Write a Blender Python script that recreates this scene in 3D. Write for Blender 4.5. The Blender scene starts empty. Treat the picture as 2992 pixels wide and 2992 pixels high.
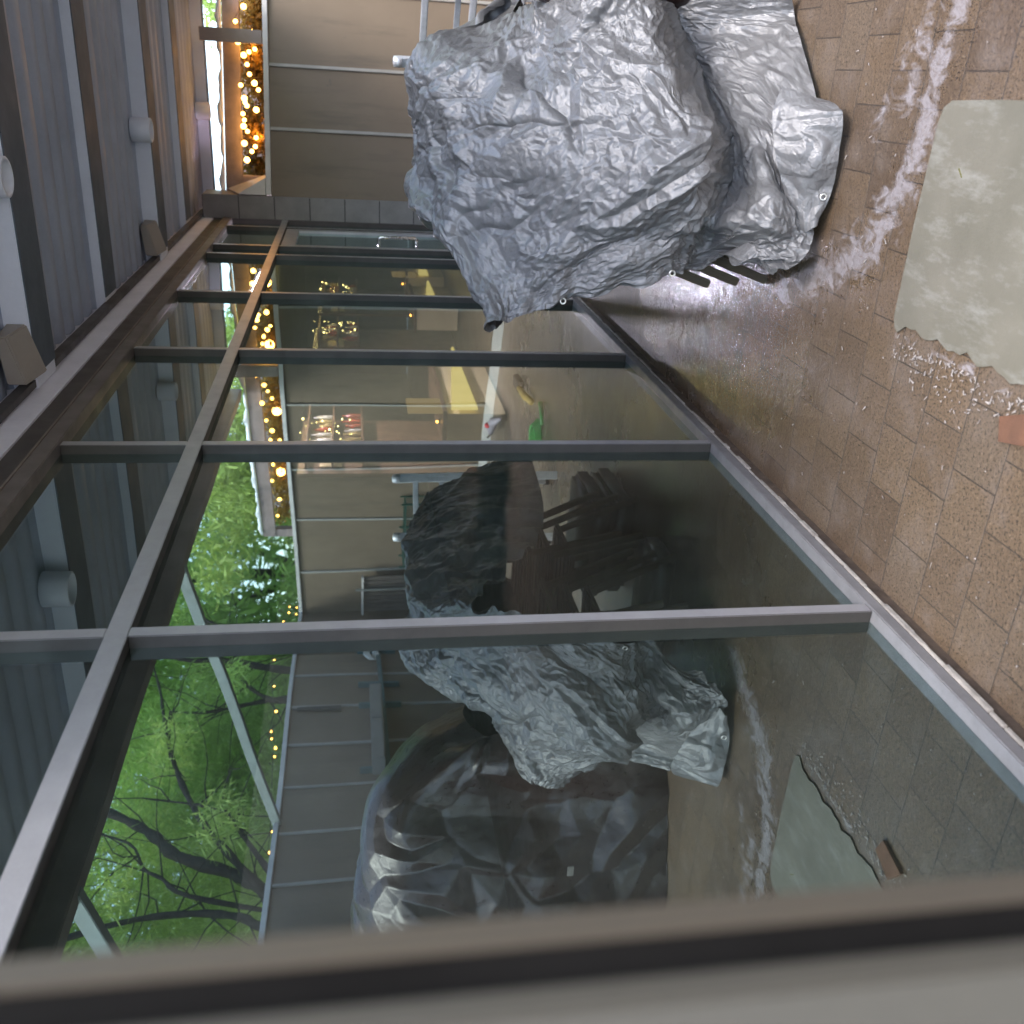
import bpy, bmesh, math, random
import numpy as np
from mathutils import Vector, Matrix
rnd = random.Random(7)
S = bpy.context.scene
COL = S.collection
R = math.radians

# ------------------------------------------------------------------ camera
cam_d = bpy.data.cameras.new('camera')
cam = bpy.data.objects.new('camera', cam_d)
COL.objects.link(cam)
yaw, pitch, roll = .4363, -.1644, -.0143
f = Vector((-math.sin(yaw)*math.cos(pitch), math.cos(yaw)*math.cos(pitch), math.sin(pitch)))
r = Vector((math.cos(yaw), math.sin(yaw), 0))
u = r.cross(f)
r2 = math.cos(roll)*r + math.sin(roll)*u
u2 = -math.sin(roll)*r + math.cos(roll)*u
# the photograph is turned a quarter: world "up" points to the picture's left
cx, cy, cz = -u2, r2, -f
M = Matrix((cx, cy, cz)).transposed().to_4x4()
M.translation = Vector((1.2853, 0, 1.5))
cam.matrix_world = M
cam_d.sensor_width = 36
cam_d.lens = 36*2769/2992
cam_d.clip_start = .02
cam_d.clip_end = 500
cam_d.dof.use_dof = True
cam_d.dof.focus_distance = 3.6
cam_d.dof.aperture_fstop = 3.4
S.camera = cam

# ------------------------------------------------------------------ sky, sun, exposure
SUN_EL, SUN_AZ = R(58), R(146)      # azimuth clockwise from +Y: light from the open side, behind the camera
w = bpy.data.worlds.new("World")
S.world = w
w.use_nodes = True
nt = w.node_tree
bg = nt.nodes['Background']
sky = nt.nodes.new('ShaderNodeTexSky')
sky.sky_type = 'NISHITA'
sky.sun_disc = False
sky.sun_elevation = SUN_EL
sky.sun_rotation = SUN_AZ
sky.dust_density = 2.0
sky.air_density = 1.0
sky.ozone_density = 1.0
nt.links.new(sky.outputs[0], bg.inputs[0])
bg.inputs[1].default_value = .15
sun_d = bpy.data.lights.new('sun', 'SUN')
sun_d.energy = .7
sun_d.angle = R(25)
sun_d.color = (1, .98, .96)
sun = bpy.data.objects.new('sun', sun_d)
COL.objects.link(sun)
sd = Vector((math.sin(SUN_AZ)*math.cos(SUN_EL), math.cos(SUN_AZ)*math.cos(SUN_EL), math.sin(SUN_EL)))
sun.rotation_euler = sd.to_track_quat('Z', 'Y').to_euler()
S.view_settings.view_transform = 'Standard'
S.view_settings.look = 'None'
S.view_settings.exposure = 2.65
S.view_settings.gamma = 1
S.cycles.max_bounces = 10
S.cycles.transparent_max_bounces = 16
S.cycles.diffuse_bounces = 5
S.cycles.glossy_bounces = 5
S.cycles.use_denoising = True
S.cycles.sample_clamp_indirect = 6

# ------------------------------------------------------------------ materials
class NM:
    def __init__(s, name):
        s.m = bpy.data.materials.new(name); s.m.use_nodes = True
        s.t = s.m.node_tree; s.n = s.t.nodes
        s.b = s.n['Principled BSDF']; s.out = s.n['Material Output']
        s.tc = s.n.new('ShaderNodeTexCoord')
    def new(s, t, **k):
        n = s.n.new(t)
        for a, v in k.items(): setattr(n, a, v)
        return n
    def link(s, a, b): s.t.links.new(a, b)
    def noise(s, scale, detail=4, rough=.55, vec=None, dist=0):
        n = s.new('ShaderNodeTexNoise')
        n.inputs['Scale'].default_value = scale; n.inputs['Detail'].default_value = detail
        n.inputs['Roughness'].default_value = rough; n.inputs['Distortion'].default_value = dist
        s.link(vec or s.tc.outputs['Object'], n.inputs['Vector'])
        return n.outputs[0]
    def scaled(s, sc):
        m = s.new('ShaderNodeMapping'); m.inputs['Scale'].default_value = sc
        s.link(s.tc.outputs['Object'], m.inputs['Vector']); return m.outputs[0]
    def ramp(s, fac, stops):
        n = s.new('ShaderNodeValToRGB'); e = n.color_ramp.elements
        while len(e) < len(stops): e.new(.5)
        for i, (p, c) in enumerate(stops):
            e[i].position = p
            e[i].color = (c, c, c, 1) if isinstance(c, (int, float)) else (*c, 1)
        s.link(fac, n.inputs[0]); return n.outputs[0]
    def mix(s, fac, a, b, mode='MIX'):
        n = s.new('ShaderNodeMix', data_type='RGBA', blend_type=mode)
        for i, v in ((0, fac), (6, a), (7, b)):
            if isinstance(v, (int, float)): n.inputs[i].default_value = v if i == 0 else (v, v, v, 1)
            elif isinstance(v, tuple): n.inputs[i].default_value = (*v, 1)
            else: s.link(v, n.inputs[i])
        return n.outputs[2]
    def math(s, op, a, b=0.0):
        n = s.new('ShaderNodeMath', operation=op)
        for i, v in ((0, a), (1, b)):
            if isinstance(v, (int, float)): n.inputs[i].default_value = v
            else: s.link(v, n.inputs[i])
        return n.outputs[0]
    def set(s, k, v):
        i = s.b.inputs[k]
        if isinstance(v, (int, float)): i.default_value = v
        elif isinstance(v, tuple): i.default_value = (*v, 1)
        else: s.link(v, i)
    def bump(s, h, strength=.3, dist=.01, normal=None):
        n = s.new('ShaderNodeBump'); n.inputs['Strength'].default_value = strength
        n.inputs['Distance'].default_value = dist
        s.link(h, n.inputs['Height'])
        if normal: s.link(normal, n.inputs['Normal'])
        s.link(n.outputs[0], s.b.inputs['Normal']); return n.outputs[0]

def paint(name, col, rough=.45, metal=0.0, var=.12, scale=6, bump=.05, spec=.5):
    a = NM(name)
    n = a.noise(scale, 6, .6)
    fine = a.noise(scale*22, 3, .6)
    d = tuple(c*(1-var*1.6) for c in col); l = tuple(min(1, c*(1+var)) for c in col)
    c = a.ramp(n, [(.3, d), (.7, l)])
    c = a.mix(.25, c, a.ramp(fine, [(.3, d), (.7, l)]))
    a.set('Base Color', c)
    a.set('Roughness', a.ramp(n, [(.3, min(1, rough*1.2)), (.7, rough*.85)]))
    a.set('Metallic', metal)
    a.b.inputs['Specular IOR Level'].default_value = spec
    if bump: a.bump(fine, bump, .004)
    return a.m

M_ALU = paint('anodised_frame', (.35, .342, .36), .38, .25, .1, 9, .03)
M_SILL = paint('sill_aluminium', (.215, .21, .22), .4, .2, .14, 11, .05)
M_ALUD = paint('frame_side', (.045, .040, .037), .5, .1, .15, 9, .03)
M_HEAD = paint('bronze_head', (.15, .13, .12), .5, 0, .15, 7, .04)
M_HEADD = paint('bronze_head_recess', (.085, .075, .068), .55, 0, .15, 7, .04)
M_LEDGE = paint('ledger_steel', (.085, .078, .07), .5, .1, .25, 8, .06)
M_WHITE = paint('white_render', (.84, .83, .88), .7, 0, .08, 5, .05)
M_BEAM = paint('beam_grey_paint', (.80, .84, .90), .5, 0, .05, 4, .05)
M_UNDERSHADE = paint('beam_underside_shade', (.10, .125, .15), .55, 0, .12, 5, .05)
M_DECK = paint('deck_grey_paint', (.42, .47, .555), .5, 0, .1, 3, .03)
M_EAVE = paint('eave_paint', (.20, .17, .14), .55, 0, .15, 4, .05)
M_CAP = paint('cap_paint', (.5, .48, .46), .45, 0, .12, 5, .05)
M_BATT = paint('batten_paint', (.29, .275, .25), .5, 0, .12, 6, .05)
M_TILEC = paint('column_tile', (.20, .19, .185), .5, 0, .15, 5, .06)
M_CHAIR = paint('chair_dark_resin', (.022, .02, .018), .4, 0, .3, 10, .05)
M_LEG = paint('chair_leg_bronze', (.038, .030, .015), .42, .2, .2, 14, .05)
M_LADDER = paint('ladder_aluminium', (.60, .61, .64), .38, .35, .12, 30, .06)
M_BLUE = paint('blue_plastic', (.03, .05, .30), .4, 0, .1)
M_BLACK = paint('black_rubber', (.015, .015, .016), .6, 0, .2)
M_BEIGE = paint('beige_housing', (.34, .30, .25), .45, 0, .08)
M_STEEL = paint('brushed_steel', (.62, .62, .62), .25, .95, .08, 20, .03)
M_BRASS = paint('grommet_metal', (.66, .64, .6), .3, .9, .1, 20, .03)
M_GREEN = paint('green_hose', (.03, .30, .06), .4, 0, .15, 10)
M_WIRE = paint('green_wire', (.015, .07, .05), .45, .2, .2, 12)
M_YEL = paint('yellow_handle', (.42, .27, .05), .5, 0, .15, 10)
M_CLOTHG = paint('grey_nylon', (.25, .22, .25), .7, 0, .2, 12, .1)
M_RED = paint('red_plastic', (.5, .03, .05), .4, 0, .1)
M_ROPE = paint('white_rope', (.62, .61, .55), .8, 0, .15, 40, .3)
M_RAIL = paint('blue_rail', (.07, .14, .15), .45, .2, .2, 12)
M_CAB = paint('grey_cabinet', (.20, .21, .20), .45, .2, .15, 5)
M_GATE = paint('brown_gate', (.09, .075, .065), .6, 0, .25, 5, .1)
M_STRUT = paint('strut_paint', (.20, .23, .215), .5, 0, .15, 6, .06)
M_JAMB = paint('jamb_paint', (.075, .062, .046), .5, 0, .08, 8, .05)
M_JAMBW = paint('jamb_wall', (.064, .057, .044), .6, 0, .08, 6, .08)
M_POST = paint('post_paint', (.30, .25, .22), .5, 0, .1, 6, .05)
M_GASK = paint('gasket', (.010, .009, .008), .95, 0, .2, 10, .05, .08)
M_PORCH = paint('porch_brown_board', (.24, .19, .18), .6, 0, .25, 6, .1)
M_INWALL = paint('interior_wall', (.11, .12, .105), .7, 0, .15, 2)
M_INCEIL = paint('interior_ceiling', (.05, .055, .055), .8, 0, .15, 2)
M_CREAM = paint('cream_panel', (.62, .50, .28), .5, 0, .08, 5)
M_WOOD = paint('dark_wood', (.11, .06, .03), .4, 0, .3, 6, .08)
M_CLAY = paint('clay_shard', (.12, .058, .034), .7, 0, .2, 14, .2)
M_FLAKE = paint('pale_flakes', (.32, .29, .275), .5, 0, .2, 30, .2)
M_LEAFLET = paint('dry_leaf', (.13, .12, .03), .6, 0, .2, 20)
M_CAULK = paint('caulk', (.36, .33, .30), .7, 0, .25, 25, .3)

def m_bark():
    a = NM('bark'); v = a.scaled((1, 1, .35))
    n = a.noise(18, 8, .7, v)
    a.set('Base Color', a.ramp(n, [(.3, (.006, .005, .004)), (.7, (.035, .029, .022))])); a.set('Roughness', .9)
    a.bump(n, .8, .02); return a.m
M_BARK = m_bark()

def m_leaf(name, dark, light, yellow=0.0):
    a = NM(name)
    at = a.new('ShaderNodeAttribute', attribute_name='tone')
    c = a.ramp(at.outputs['Fac'], [(0, tuple(x*1.5 for x in dark)), (.75, tuple(x*1.5 for x in light)), (1, tuple(l*1.5*(1+yellow) for l in light))])
    a.set('Base Color', c); a.set('Roughness', .5)
    a.b.inputs['Specular IOR Level'].default_value = .25
    tr = a.new('ShaderNodeBsdfTranslucent')
    mc = a.mix(.5, c, (light[0]*1.3, light[1]*1.3, light[2]*.7))
    a.link(mc, tr.inputs[0])
    mx = a.new('ShaderNodeMixShader'); mx.inputs[0].default_value = .55
    a.link(a.b.outputs[0], mx.inputs[1]); a.link(tr.outputs[0], mx.inputs[2])
    a.link(mx.outputs[0], a.out.inputs[0]); return a.m
M_LEAF1 = m_leaf('leaf_green', (.10, .17, .045), (.26, .385, .115), .4)
M_LEAF2 = m_leaf('leaf_yellow_green', (.13, .19, .045), (.32, .41, .125), .3)
M_LEAF3 = m_leaf('leaf_hedge', (.10, .062, .016), (.27, .17, .045), .3)

def m_panel():
    a = NM('tan_panel')
    n = a.noise(1.3, 5, .6); n2 = a.noise(60, 3); v = a.scaled((6, 6, .7)); st = a.noise(1.4, 6, .65, v)
    c = a.ramp(n, [(.3, (.126, .094, .064)), (.7, (.158, .119, .082))])
    c = a.mix(a.ramp(st, [(.52, 0.0), (.70, .6)]), c, (.085, .068, .05))
    sp = a.noise(7, 3, .7)
    c = a.mix(a.ramp(sp, [(.68, 0.0), (.76, .5)]), c, (.07, .066, .058))
    a.set('Base Color', c); a.set('Roughness', .62); a.bump(n2, .08, .003)
    return a.m
M_PANEL = m_panel()

def m_glass():
    a = NM('coated_glass')
    lw = a.new('ShaderNodeFresnel'); lw.inputs['IOR'].default_value = 1.5
    fac = a.math('ADD', a.math('MULTIPLY', lw.outputs[0], .75), .33)
    n = a.noise(1.1, 1, .4)
    bp = a.new('ShaderNodeBump'); bp.inputs['Strength'].default_value = .13; bp.inputs['Distance'].default_value = .02
    a.link(n, bp.inputs['Height'])
    sp = a.noise(260, 1, .5)
    gl = a.new('ShaderNodeBsdfGlossy'); gl.inputs['Roughness'].default_value = 0.0
    gl.inputs['Color'].default_value = (.78, .95, .93, 1)
    a.link(bp.outputs[0], gl.inputs['Normal'])
    tr = a.new('ShaderNodeBsdfTransparent'); tr.inputs[0].default_value = (.50, .60, .55, 1)
    mx = a.new('ShaderNodeMixShader')
    a.link(fac, mx.inputs[0]); a.link(tr.outputs[0], mx.inputs[1]); a.link(gl.outputs[0], mx.inputs[2])
    df = a.new('ShaderNodeBsdfDiffuse'); df.inputs[0].default_value = (.17, .22, .195, 1)
    m2 = a.new('ShaderNodeMixShader')
    dirt = a.math('MULTIPLY', a.ramp(sp, [(.70, 0.0), (.78, 1.0)]), .35)
    sm = a.noise(2.3, 6, .7, a.scaled((1, 2.2, .5)))
    veil = a.math('MULTIPLY', a.ramp(sm, [(.35, .25), (.75, 1.0)]), .075)
    a.link(a.math('ADD', dirt, veil), m2.inputs[0])
    a.link(mx.outputs[0], m2.inputs[1]); a.link(df.outputs[0], m2.inputs[2])
    a.link(m2.outputs[0], a.out.inputs[0]); return a.m
M_GLASS = m_glass()
def m_clear():
    a = NM('glass_back'); tr = a.new('ShaderNodeBsdfTransparent'); tr.inputs[0].default_value = (.9, .95, .92, 1)
    a.link(tr.outputs[0], a.out.inputs[0]); return a.m
M_CLEAR = m_clear()

def m_floor():
    a = NM('paver_floor')
    ob = a.tc.outputs['Object']
    mp = a.new('ShaderNodeMapping'); mp.inputs['Location'].default_value = (.006-.36+.183*40, -2.2+.1745*60, 0)
    wob = a.noise(1.7, 2, .5)
    a.link(ob, mp.inputs['Vector'])
    bt = a.new('ShaderNodeTexBrick', offset=.5, offset_frequency=2, squash=1)
    bt.inputs['Scale'].default_value = 1; bt.inputs['Mortar Size'].default_value = .0021
    bt.inputs['Mortar Smooth'].default_value = .25
    bt.inputs['Brick Width'].default_value = .183; bt.inputs['Row Height'].default_value = .1745
    bt.inputs['Color1'].default_value = (0, 0, 0, 1); bt.inputs['Color2'].default_value = (1, 1, 1, 1)
    bt.inputs['Mortar'].default_value = (.5, .5, .5, 1)
    a.link(mp.outputs[0], bt.inputs['Vector'])
    tone = a.ramp(bt.outputs['Color'], [(0, (.078, .051, .031)), (.35, (.100, .067, .040)), (.7, (.122, .082, .048)), (1, (.110, .081, .055))])
    big = a.noise(2.6, 5, .6)
    tone = a.mix(a.ramp(big, [(.35, .55), (.7, 0.0)]), tone, (.10, .07, .048))
    gr = a.noise(150, 2, .6); gr2 = a.noise(85, 3, .7)
    tone = a.mix(a.ramp(gr, [(.55, 0.0), (.61, .95)]), tone, (.022, .015, .010))
    tone = a.mix(a.ramp(gr2, [(.56, 0.0), (.70, .55)]), tone, (.23, .165, .11))
    tone = a.mix(a.ramp(gr2, [(.30, .55), (.42, 0.0)]), tone, (.075, .052, .032))
    sheen = a.noise(5.5, 6, .68)  # patchy pale wet sheen, mixed into the base colour
    tone = a.mix(a.ramp(sheen, [(.50, 0.0), (.68, .36)]), tone, (.18, .150, .132))
    mort = a.mix(bt.outputs['Fac'], tone, (.04, .03, .023))
    # dried white residue washed along the floor
    fo = a.new('ShaderNodeAttribute', attribute_name='foam')
    we = a.new('ShaderNodeAttribute', attribute_name='wet')
    vs = a.scaled((1.0, .62, 1))
    s1 = a.noise(15, 7, .68, vs, 1.3)
    k = a.math('ADD', a.math('MULTIPLY', fo.outputs['Fac'], .56), s1)
    fm = a.ramp(k, [(.88, 0.0), (.99, .6), (1.12, 1.0)])
    fm = a.math('MULTIPLY', fm, a.ramp(a.noise(70, 4, .7, vs), [(.32, .45), (.55, .95)]))
    cc = a.mix(fm, mort, (.27, .25, .262))
    cc = a.mix(a.math('MULTIPLY', we.outputs['Fac'], .45), cc, (.07, .045, .028))
    a.set('Base Color', cc)
    wn = a.math('ADD', we.outputs['Fac'], a.math('MULTIPLY', a.math('SUBTRACT', a.noise(7, 5, .65), .5), .8))
    rg = a.ramp(wn, [(.1, .44), (.5, .13), (.85, .05)])
    a.set('Roughness', rg); a.b.inputs['Specular IOR Level'].default_value = 1.0
    h = a.math('SUBTRACT', a.math('ADD', a.math('MULTIPLY', gr2, .35), a.math('MULTIPLY', a.noise(34, 5, .65, None, .4), .8)), a.math('MULTIPLY', bt.outputs['Fac'], .9))
    h = a.math('MULTIPLY', h, a.math('SUBTRACT', 1.0, a.math('MULTIPLY', we.outputs['Fac'], .5)))
    a.bump(h, .6, .007)
    return a.m
M_FLOOR = m_floor()

def m_mat():
    a = NM('rubber_mat_beige')
    v = a.scaled((.7, 3.0, 1)); n = a.noise(3.2, 6, .6); sc = a.noise(5, 7, .75, a.scaled((2.6, .8, 1)))
    c = a.ramp(n, [(.3, (.105, .099, .077)), (.7, (.150, .140, .112))])
    c = a.mix(a.ramp(sc, [(.50, 0.0), (.72, .8)]), c, (.24, .238, .215))
    c = a.mix(a.ramp(a.noise(28, 2, .5), [(.72, 0.0), (.78, .5)]), c, (.12, .11, .08))
    a.set('Base Color', c); a.set('Roughness', .5); a.bump(a.noise(160, 3), .12, .002)
    return a.m
M_MAT = m_mat()

def m_tarp(name, front, back, metal, rough, fine, wv):
    a = NM(name)
    uv = a.new('ShaderNodeAttribute', attribute_name='sheet_uv')
    geo = a.new('ShaderNodeNewGeometry')
    n1 = a.noise(9, 5, .6, uv.outputs['Vector'])
    c = a.ramp(n1, [(.3, tuple(x*.86 for x in front)), (.7, tuple(min(1, x*1.08) for x in front))])
    c = a.mix(a.ramp(a.noise(3, 6, .7, uv.outputs['Vector']), [(.6, 0.0), (.75, .25)]), c, tuple(x*y for x, y in zip(front, (.75, .68, .56))))
    c = a.mix(geo.outputs['Backfacing'], c, back)
    a.set('Base Color', c)
    a.set('Metallic', a.math('MULTIPLY', a.math('SUBTRACT', 1.0, geo.outputs['Backfacing']), metal))
    a.set('Roughness', a.ramp(a.noise(30, 4, .6, uv.outputs['Vector']), [(.3, rough*.8), (.7, rough*1.25)]))
    vo = a.new('ShaderNodeTexVoronoi', feature='DISTANCE_TO_EDGE'); vo.inputs['Scale'].default_value = fine
    nd = a.new('ShaderNodeTexNoise'); nd.inputs['Scale'].default_value = fine*.8; nd.inputs['Detail'].default_value = 3
    a.link(uv.outputs['Vector'], nd.inputs['Vector'])
    av = a.new('ShaderNodeVectorMath', operation='ADD'); sc = a.new('ShaderNodeVectorMath', operation='SCALE')
    sc.inputs['Scale'].default_value = .06; a.link(nd.outputs['Color'], sc.inputs[0])
    a.link(uv.outputs['Vector'], av.inputs[0]); a.link(sc.outputs[0], av.inputs[1]); a.link(av.outputs[0], vo.inputs['Vector'])
    h = a.math('ADD', a.math('MULTIPLY', a.ramp(vo.outputs['Distance'], [(0, 0.0), (.25, 1.0)]), .5), a.noise(fine*2.2, 5, .7, uv.outputs['Vector']))
    wa = a.noise(420, 1, .5, uv.outputs['Vector'])
    h = a.math('ADD', h, a.math('MULTIPLY', wa, wv))
    a.bump(h, .32, .006)
    return a.m
M_SILVER = m_tarp('silver_tarp', (.165, .165, .168), (.13, .132, .135), .30, .43, 30, .10)
M_BROWN = m_tarp('dark_brown_tarp', (.022, .0125, .011), (.02, .015, .014), 0.0, .31, 9, .05)

def emit(name, col, s):
    a = NM(name); e = a.new('ShaderNodeEmission'); e.inputs[0].default_value = (*col, 1); e.inputs[1].default_value = s
    a.link(e.outputs[0], a.out.inputs[0]); return a.m
M_BULB = emit('warm_bulb', (1, .46, .09), 3.2)
M_GLINT = emit('shelf_glint', (1, .66, .24), 5)
M_AMBER = emit('amber_glow', (1, .35, .06), 6)

def m_bottle(name, c):
    a = NM(name); a.set('Base Color', c); a.set('Roughness', .08); a.b.inputs['Transmission Weight'].default_value = .5
    return a.m
M_BOT = m_bottle('bottle_glass', (.55, .42, .16)); M_BOT2 = m_bottle('bottle_clear', (.8, .78, .66)); M_BOT3 = m_bottle('bottle_red', (.45, .08, .03))

# ------------------------------------------------------------------ helpers
def tag(o, label=None, cat=None, group=None, kind=None):
    if label: o['label'] = label
    if cat: o['category'] = cat
    if cat and not kind: kind = 'thing'
    if group: o['group'] = group
    if kind: o['kind'] = kind
    return o
def empty(name, loc, label, cat, group=None, rz=0):
    o = bpy.data.objects.new(name, None); COL.objects.link(o)
    o.location = loc; o.rotation_euler = (0, 0, rz); o.empty_display_size = .1
    bpy.context.view_layer.update()
    return tag(o, label, cat, group)
def link_mesh(name, me, mats, parent=None, smooth=False):
    for m in (mats if isinstance(mats, (list, tuple)) else [mats]): me.materials.append(m)
    if smooth: me.polygons.foreach_set('use_smooth', [True]*len(me.polygons))
    o = bpy.data.objects.new(name, me); COL.objects.link(o)
    if parent:
        o.parent = parent
        p = parent; Mx = Matrix.Identity(4); chain = []
        while p: chain.append(p.matrix_basis.copy()); p = p.parent
        for c in reversed(chain): Mx = Mx @ c
        o.matrix_parent_inverse = Matrix.Identity(4)
        o.matrix_basis = Mx.inverted()          # vertices are written in world metres
    return o
class MB:
    def __init__(s): s.bm = bmesh.new()
    def box(s, x0, x1, y0, y1, z0, z1, bev=0.0):
        return s.hexa([(x0, y0, z0), (x1, y0, z0), (x1, y1, z0), (x0, y1, z0), (x0, y0, z1), (x1, y0, z1), (x1, y1, z1), (x0, y1, z1)], bev)
    def hexa(s, p, bev=0.0):
        v = [s.bm.verts.new(q) for q in p]
        fs = [s.bm.faces.new([v[i] for i in q]) for q in ((3, 2, 1, 0), (4, 5, 6, 7), (0, 1, 5, 4), (1, 2, 6, 5), (2, 3, 7, 6), (3, 0, 4, 7))]
        if bev:
            es = {e for fc in fs for e in fc.edges}
            bmesh.ops.bevel(s.bm, geom=list(es), offset=bev, segments=2, affect='EDGES', clamp_overlap=True)
        return s
    def bar(s, a, b, w, h, up=(0, 0, 1), bev=0.0):
        a, b = Vector(a), Vector(b); d = (b-a).normalized(); up = Vector(up)
        x = d.cross(up); x = x.normalized() if x.length > 1e-4 else Vector((1, 0, 0)); y = x.cross(d)
        P = [a-x*w/2-y*h/2, a+x*w/2-y*h/2, b+x*w/2-y*h/2, b-x*w/2-y*h/2, a-x*w/2+y*h/2, a+x*w/2+y*h/2, b+x*w/2+y*h/2, b-x*w/2+y*h/2]
        return s.hexa(P, bev)
    def tube(s, pts, rad, n=10, cap=True):
        pts = [Vector(p) for p in pts]; rings = []
        rads = rad if isinstance(rad, (list, tuple)) else [rad]*len(pts)
        ref = Vector((.13, .21, .97))
        for i, p in enumerate(pts):
            d = (pts[min(i+1, len(pts)-1)]-pts[max(i-1, 0)]).normalized()
            x = d.cross(ref)
            if x.length < 1e-3: x = d.cross(Vector((1, 0, 0)))
            x.normalize(); y = d.cross(x)
            rings.append([s.bm.verts.new(p+rads[i]*(math.cos(t)*x+math.sin(t)*y)) for t in (2*math.pi*j/n for j in range(n))])
        for a, b in zip(rings, rings[1:]):
            for j in range(n): s.bm.faces.new((a[j], a[(j+1) % n], b[(j+1) % n], b[j]))
        if cap: s.bm.faces.new(rings[0][::-1]); s.bm.faces.new(rings[-1])
        return s
    def sphere(s, c, rad, seg=10):
        bmesh.ops.create_uvsphere(s.bm, u_segments=seg, v_segments=max(5, seg//2+1), radius=rad, matrix=Matrix.Translation(c)); return s
    def lathe(s, c, prof, n=14):
        c = Vector(c); rings = [[s.bm.verts.new(c+Vector((q*math.cos(t), q*math.sin(t), z))) for t in (2*math.pi*j/n for j in range(n))] for q, z in prof]
        for a, b in zip(rings, rings[1:]):
            for j in range(n): s.bm.faces.new((a[j], a[(j+1) % n], b[(j+1) % n], b[j]))
        s.bm.faces.new(rings[0][::-1]); s.bm.faces.new(rings[-1]); return s
    def poly(s, pts, z0, z1):
        a = [s.bm.verts.new((x, y, z0)) for x, y in pts]; b = [s.bm.verts.new((x, y, z1)) for x, y in pts]
        s.bm.faces.new(a[::-1]); s.bm.faces.new(b)
        for i in range(len(pts)): j = (i+1) % len(pts); s.bm.faces.new((a[i], a[j], b[j], b[i]))
        return s
    def build(s, name, mat, parent=None, smooth=False):
        bmesh.ops.recalc_face_normals(s.bm, faces=s.bm.faces)
        me = bpy.data.meshes.new(name); s.bm.to_mesh(me); s.bm.free()
        return link_mesh(name, me, mat, parent, smooth)
def np_mesh(name, verts, faces, mat, parent=None, smooth=False):
    me = bpy.data.meshes.new(name); nv, nf = len(verts), len(faces); k = faces.shape[1]
    me.vertices.add(nv); me.vertices.foreach_set('co', np.asarray(verts, np.float32).ravel())
    me.loops.add(nf*k); me.loops.foreach_set('vertex_index', faces.astype(np.int32).ravel())
    me.polygons.add(nf); me.polygons.foreach_set('loop_start', np.arange(0, nf*k, k, dtype=np.int32))
    me.update(calc_edges=True); me.validate()
    return link_mesh(name, me, mat, parent, smooth)
def fattr(o, name, vals, typ='FLOAT', key='value'):
    at = o.data.attributes.new(name, typ, 'POINT'); at.data.foreach_set(key, np.asarray(vals, np.float32).ravel())

# ------------------------------------------------------------------ ground and floor (setting)
gx, gy = np.meshgrid(np.arange(-.001, 5.4, .03), np.arange(-3, 11.4, .03), indexing='ij')
V = np.stack([gx.ravel(), gy.ravel(), np.zeros(gx.size)], 1)
ni, nj = gx.shape
idx = np.arange(ni*nj).reshape(ni, nj)
F = np.stack([idx[:-1, :-1], idx[1:, :-1], idx[1:, 1:], idx[:-1, 1:]], -1).reshape(-1, 4)
floor = np_mesh('floor', V, F, M_FLOOR)
tag(floor, kind='structure')
def seg_d(P, pts):
    d = np.full(len(P), 9.)
    for (a, b) in zip(pts, pts[1:]):
        a, b = np.array(a), np.array(b); ab = b-a
        t = np.clip(((P-a)@ab)/(ab@ab), 0, 1); d = np.minimum(d, np.linalg.norm(P-(a+t[:, None]*ab), axis=1))
    return d
P2 = V[:, :2]
d1 = seg_d(P2, [(.62, 3.2), (.76, 2.9), (.86, 2.70), (.98, 2.58), (1.15, 2.52), (1.4, 2.50), (1.65, 2.40), (2.0, 2.38), (2.5, 2.5)])
d2 = seg_d(P2, [(.68, 2.42), (.69, 2.2), (.70, 1.8), (.66, 1.4)])
d3 = seg_d(P2, [(.36, 2.95), (.55, 2.75)])
d4 = seg_d(P2, [(1.2, 2.75), (1.5, 2.62), (1.9, 2.6)])
foam = np.maximum.reduce([np.clip(1-d1/(.13+.10*np.exp(-((P2[:, 0]-.95)/.3)**2)), 0, 1), np.clip(.80-seg_d(P2, [(1.3, 2.62), (1.7, 2.55), (2.3, 2.2)])/.35, 0, 1), np.clip(.75-d2/.11, 0, 1), .62*np.clip(1-d3/.2, 0, 1), np.clip(.75-d4/.2, 0, 1),
                          .62*np.exp(-((P2[:, 0]-.2)**2+(P2[:, 1]-2.12)**2)/.01), .6*np.exp(-((P2[:, 0]-.16)**2+(P2[:, 1]-2.55)**2)/.006)])
wet = np.clip(1.15-np.hypot((P2[:, 0]-.5)/.62, (P2[:, 1]-3.9)/1.2), 0, 1)
wet = np.maximum(wet, .55*np.clip(1.1-np.hypot((P2[:, 0]-.9)/1.1, (P2[:, 1]-7)/2.2), 0, 1))
wet = np.maximum(wet, .35*np.clip(1-d1/.45, 0, 1))
fattr(floor, 'foam', foam); fattr(floor, 'wet', wet)
def m_soil():
    a = NM('concrete_ground'); n = a.noise(3, 6, .7)
    a.set('Base Color', a.ramp(n, [(.3, (.42, .41, .40)), (.7, (.5, .49, .48))])); a.set('Roughness', .95); return a.m
g = MB(); g.bm.faces.new([g.bm.verts.new(p) for p in ((-200, -200, -.06), (200, -200, -.06), (200, 200, -.06), (-200, 200, -.06))])
tag(g.build('ground', m_soil()), kind='structure')

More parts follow.
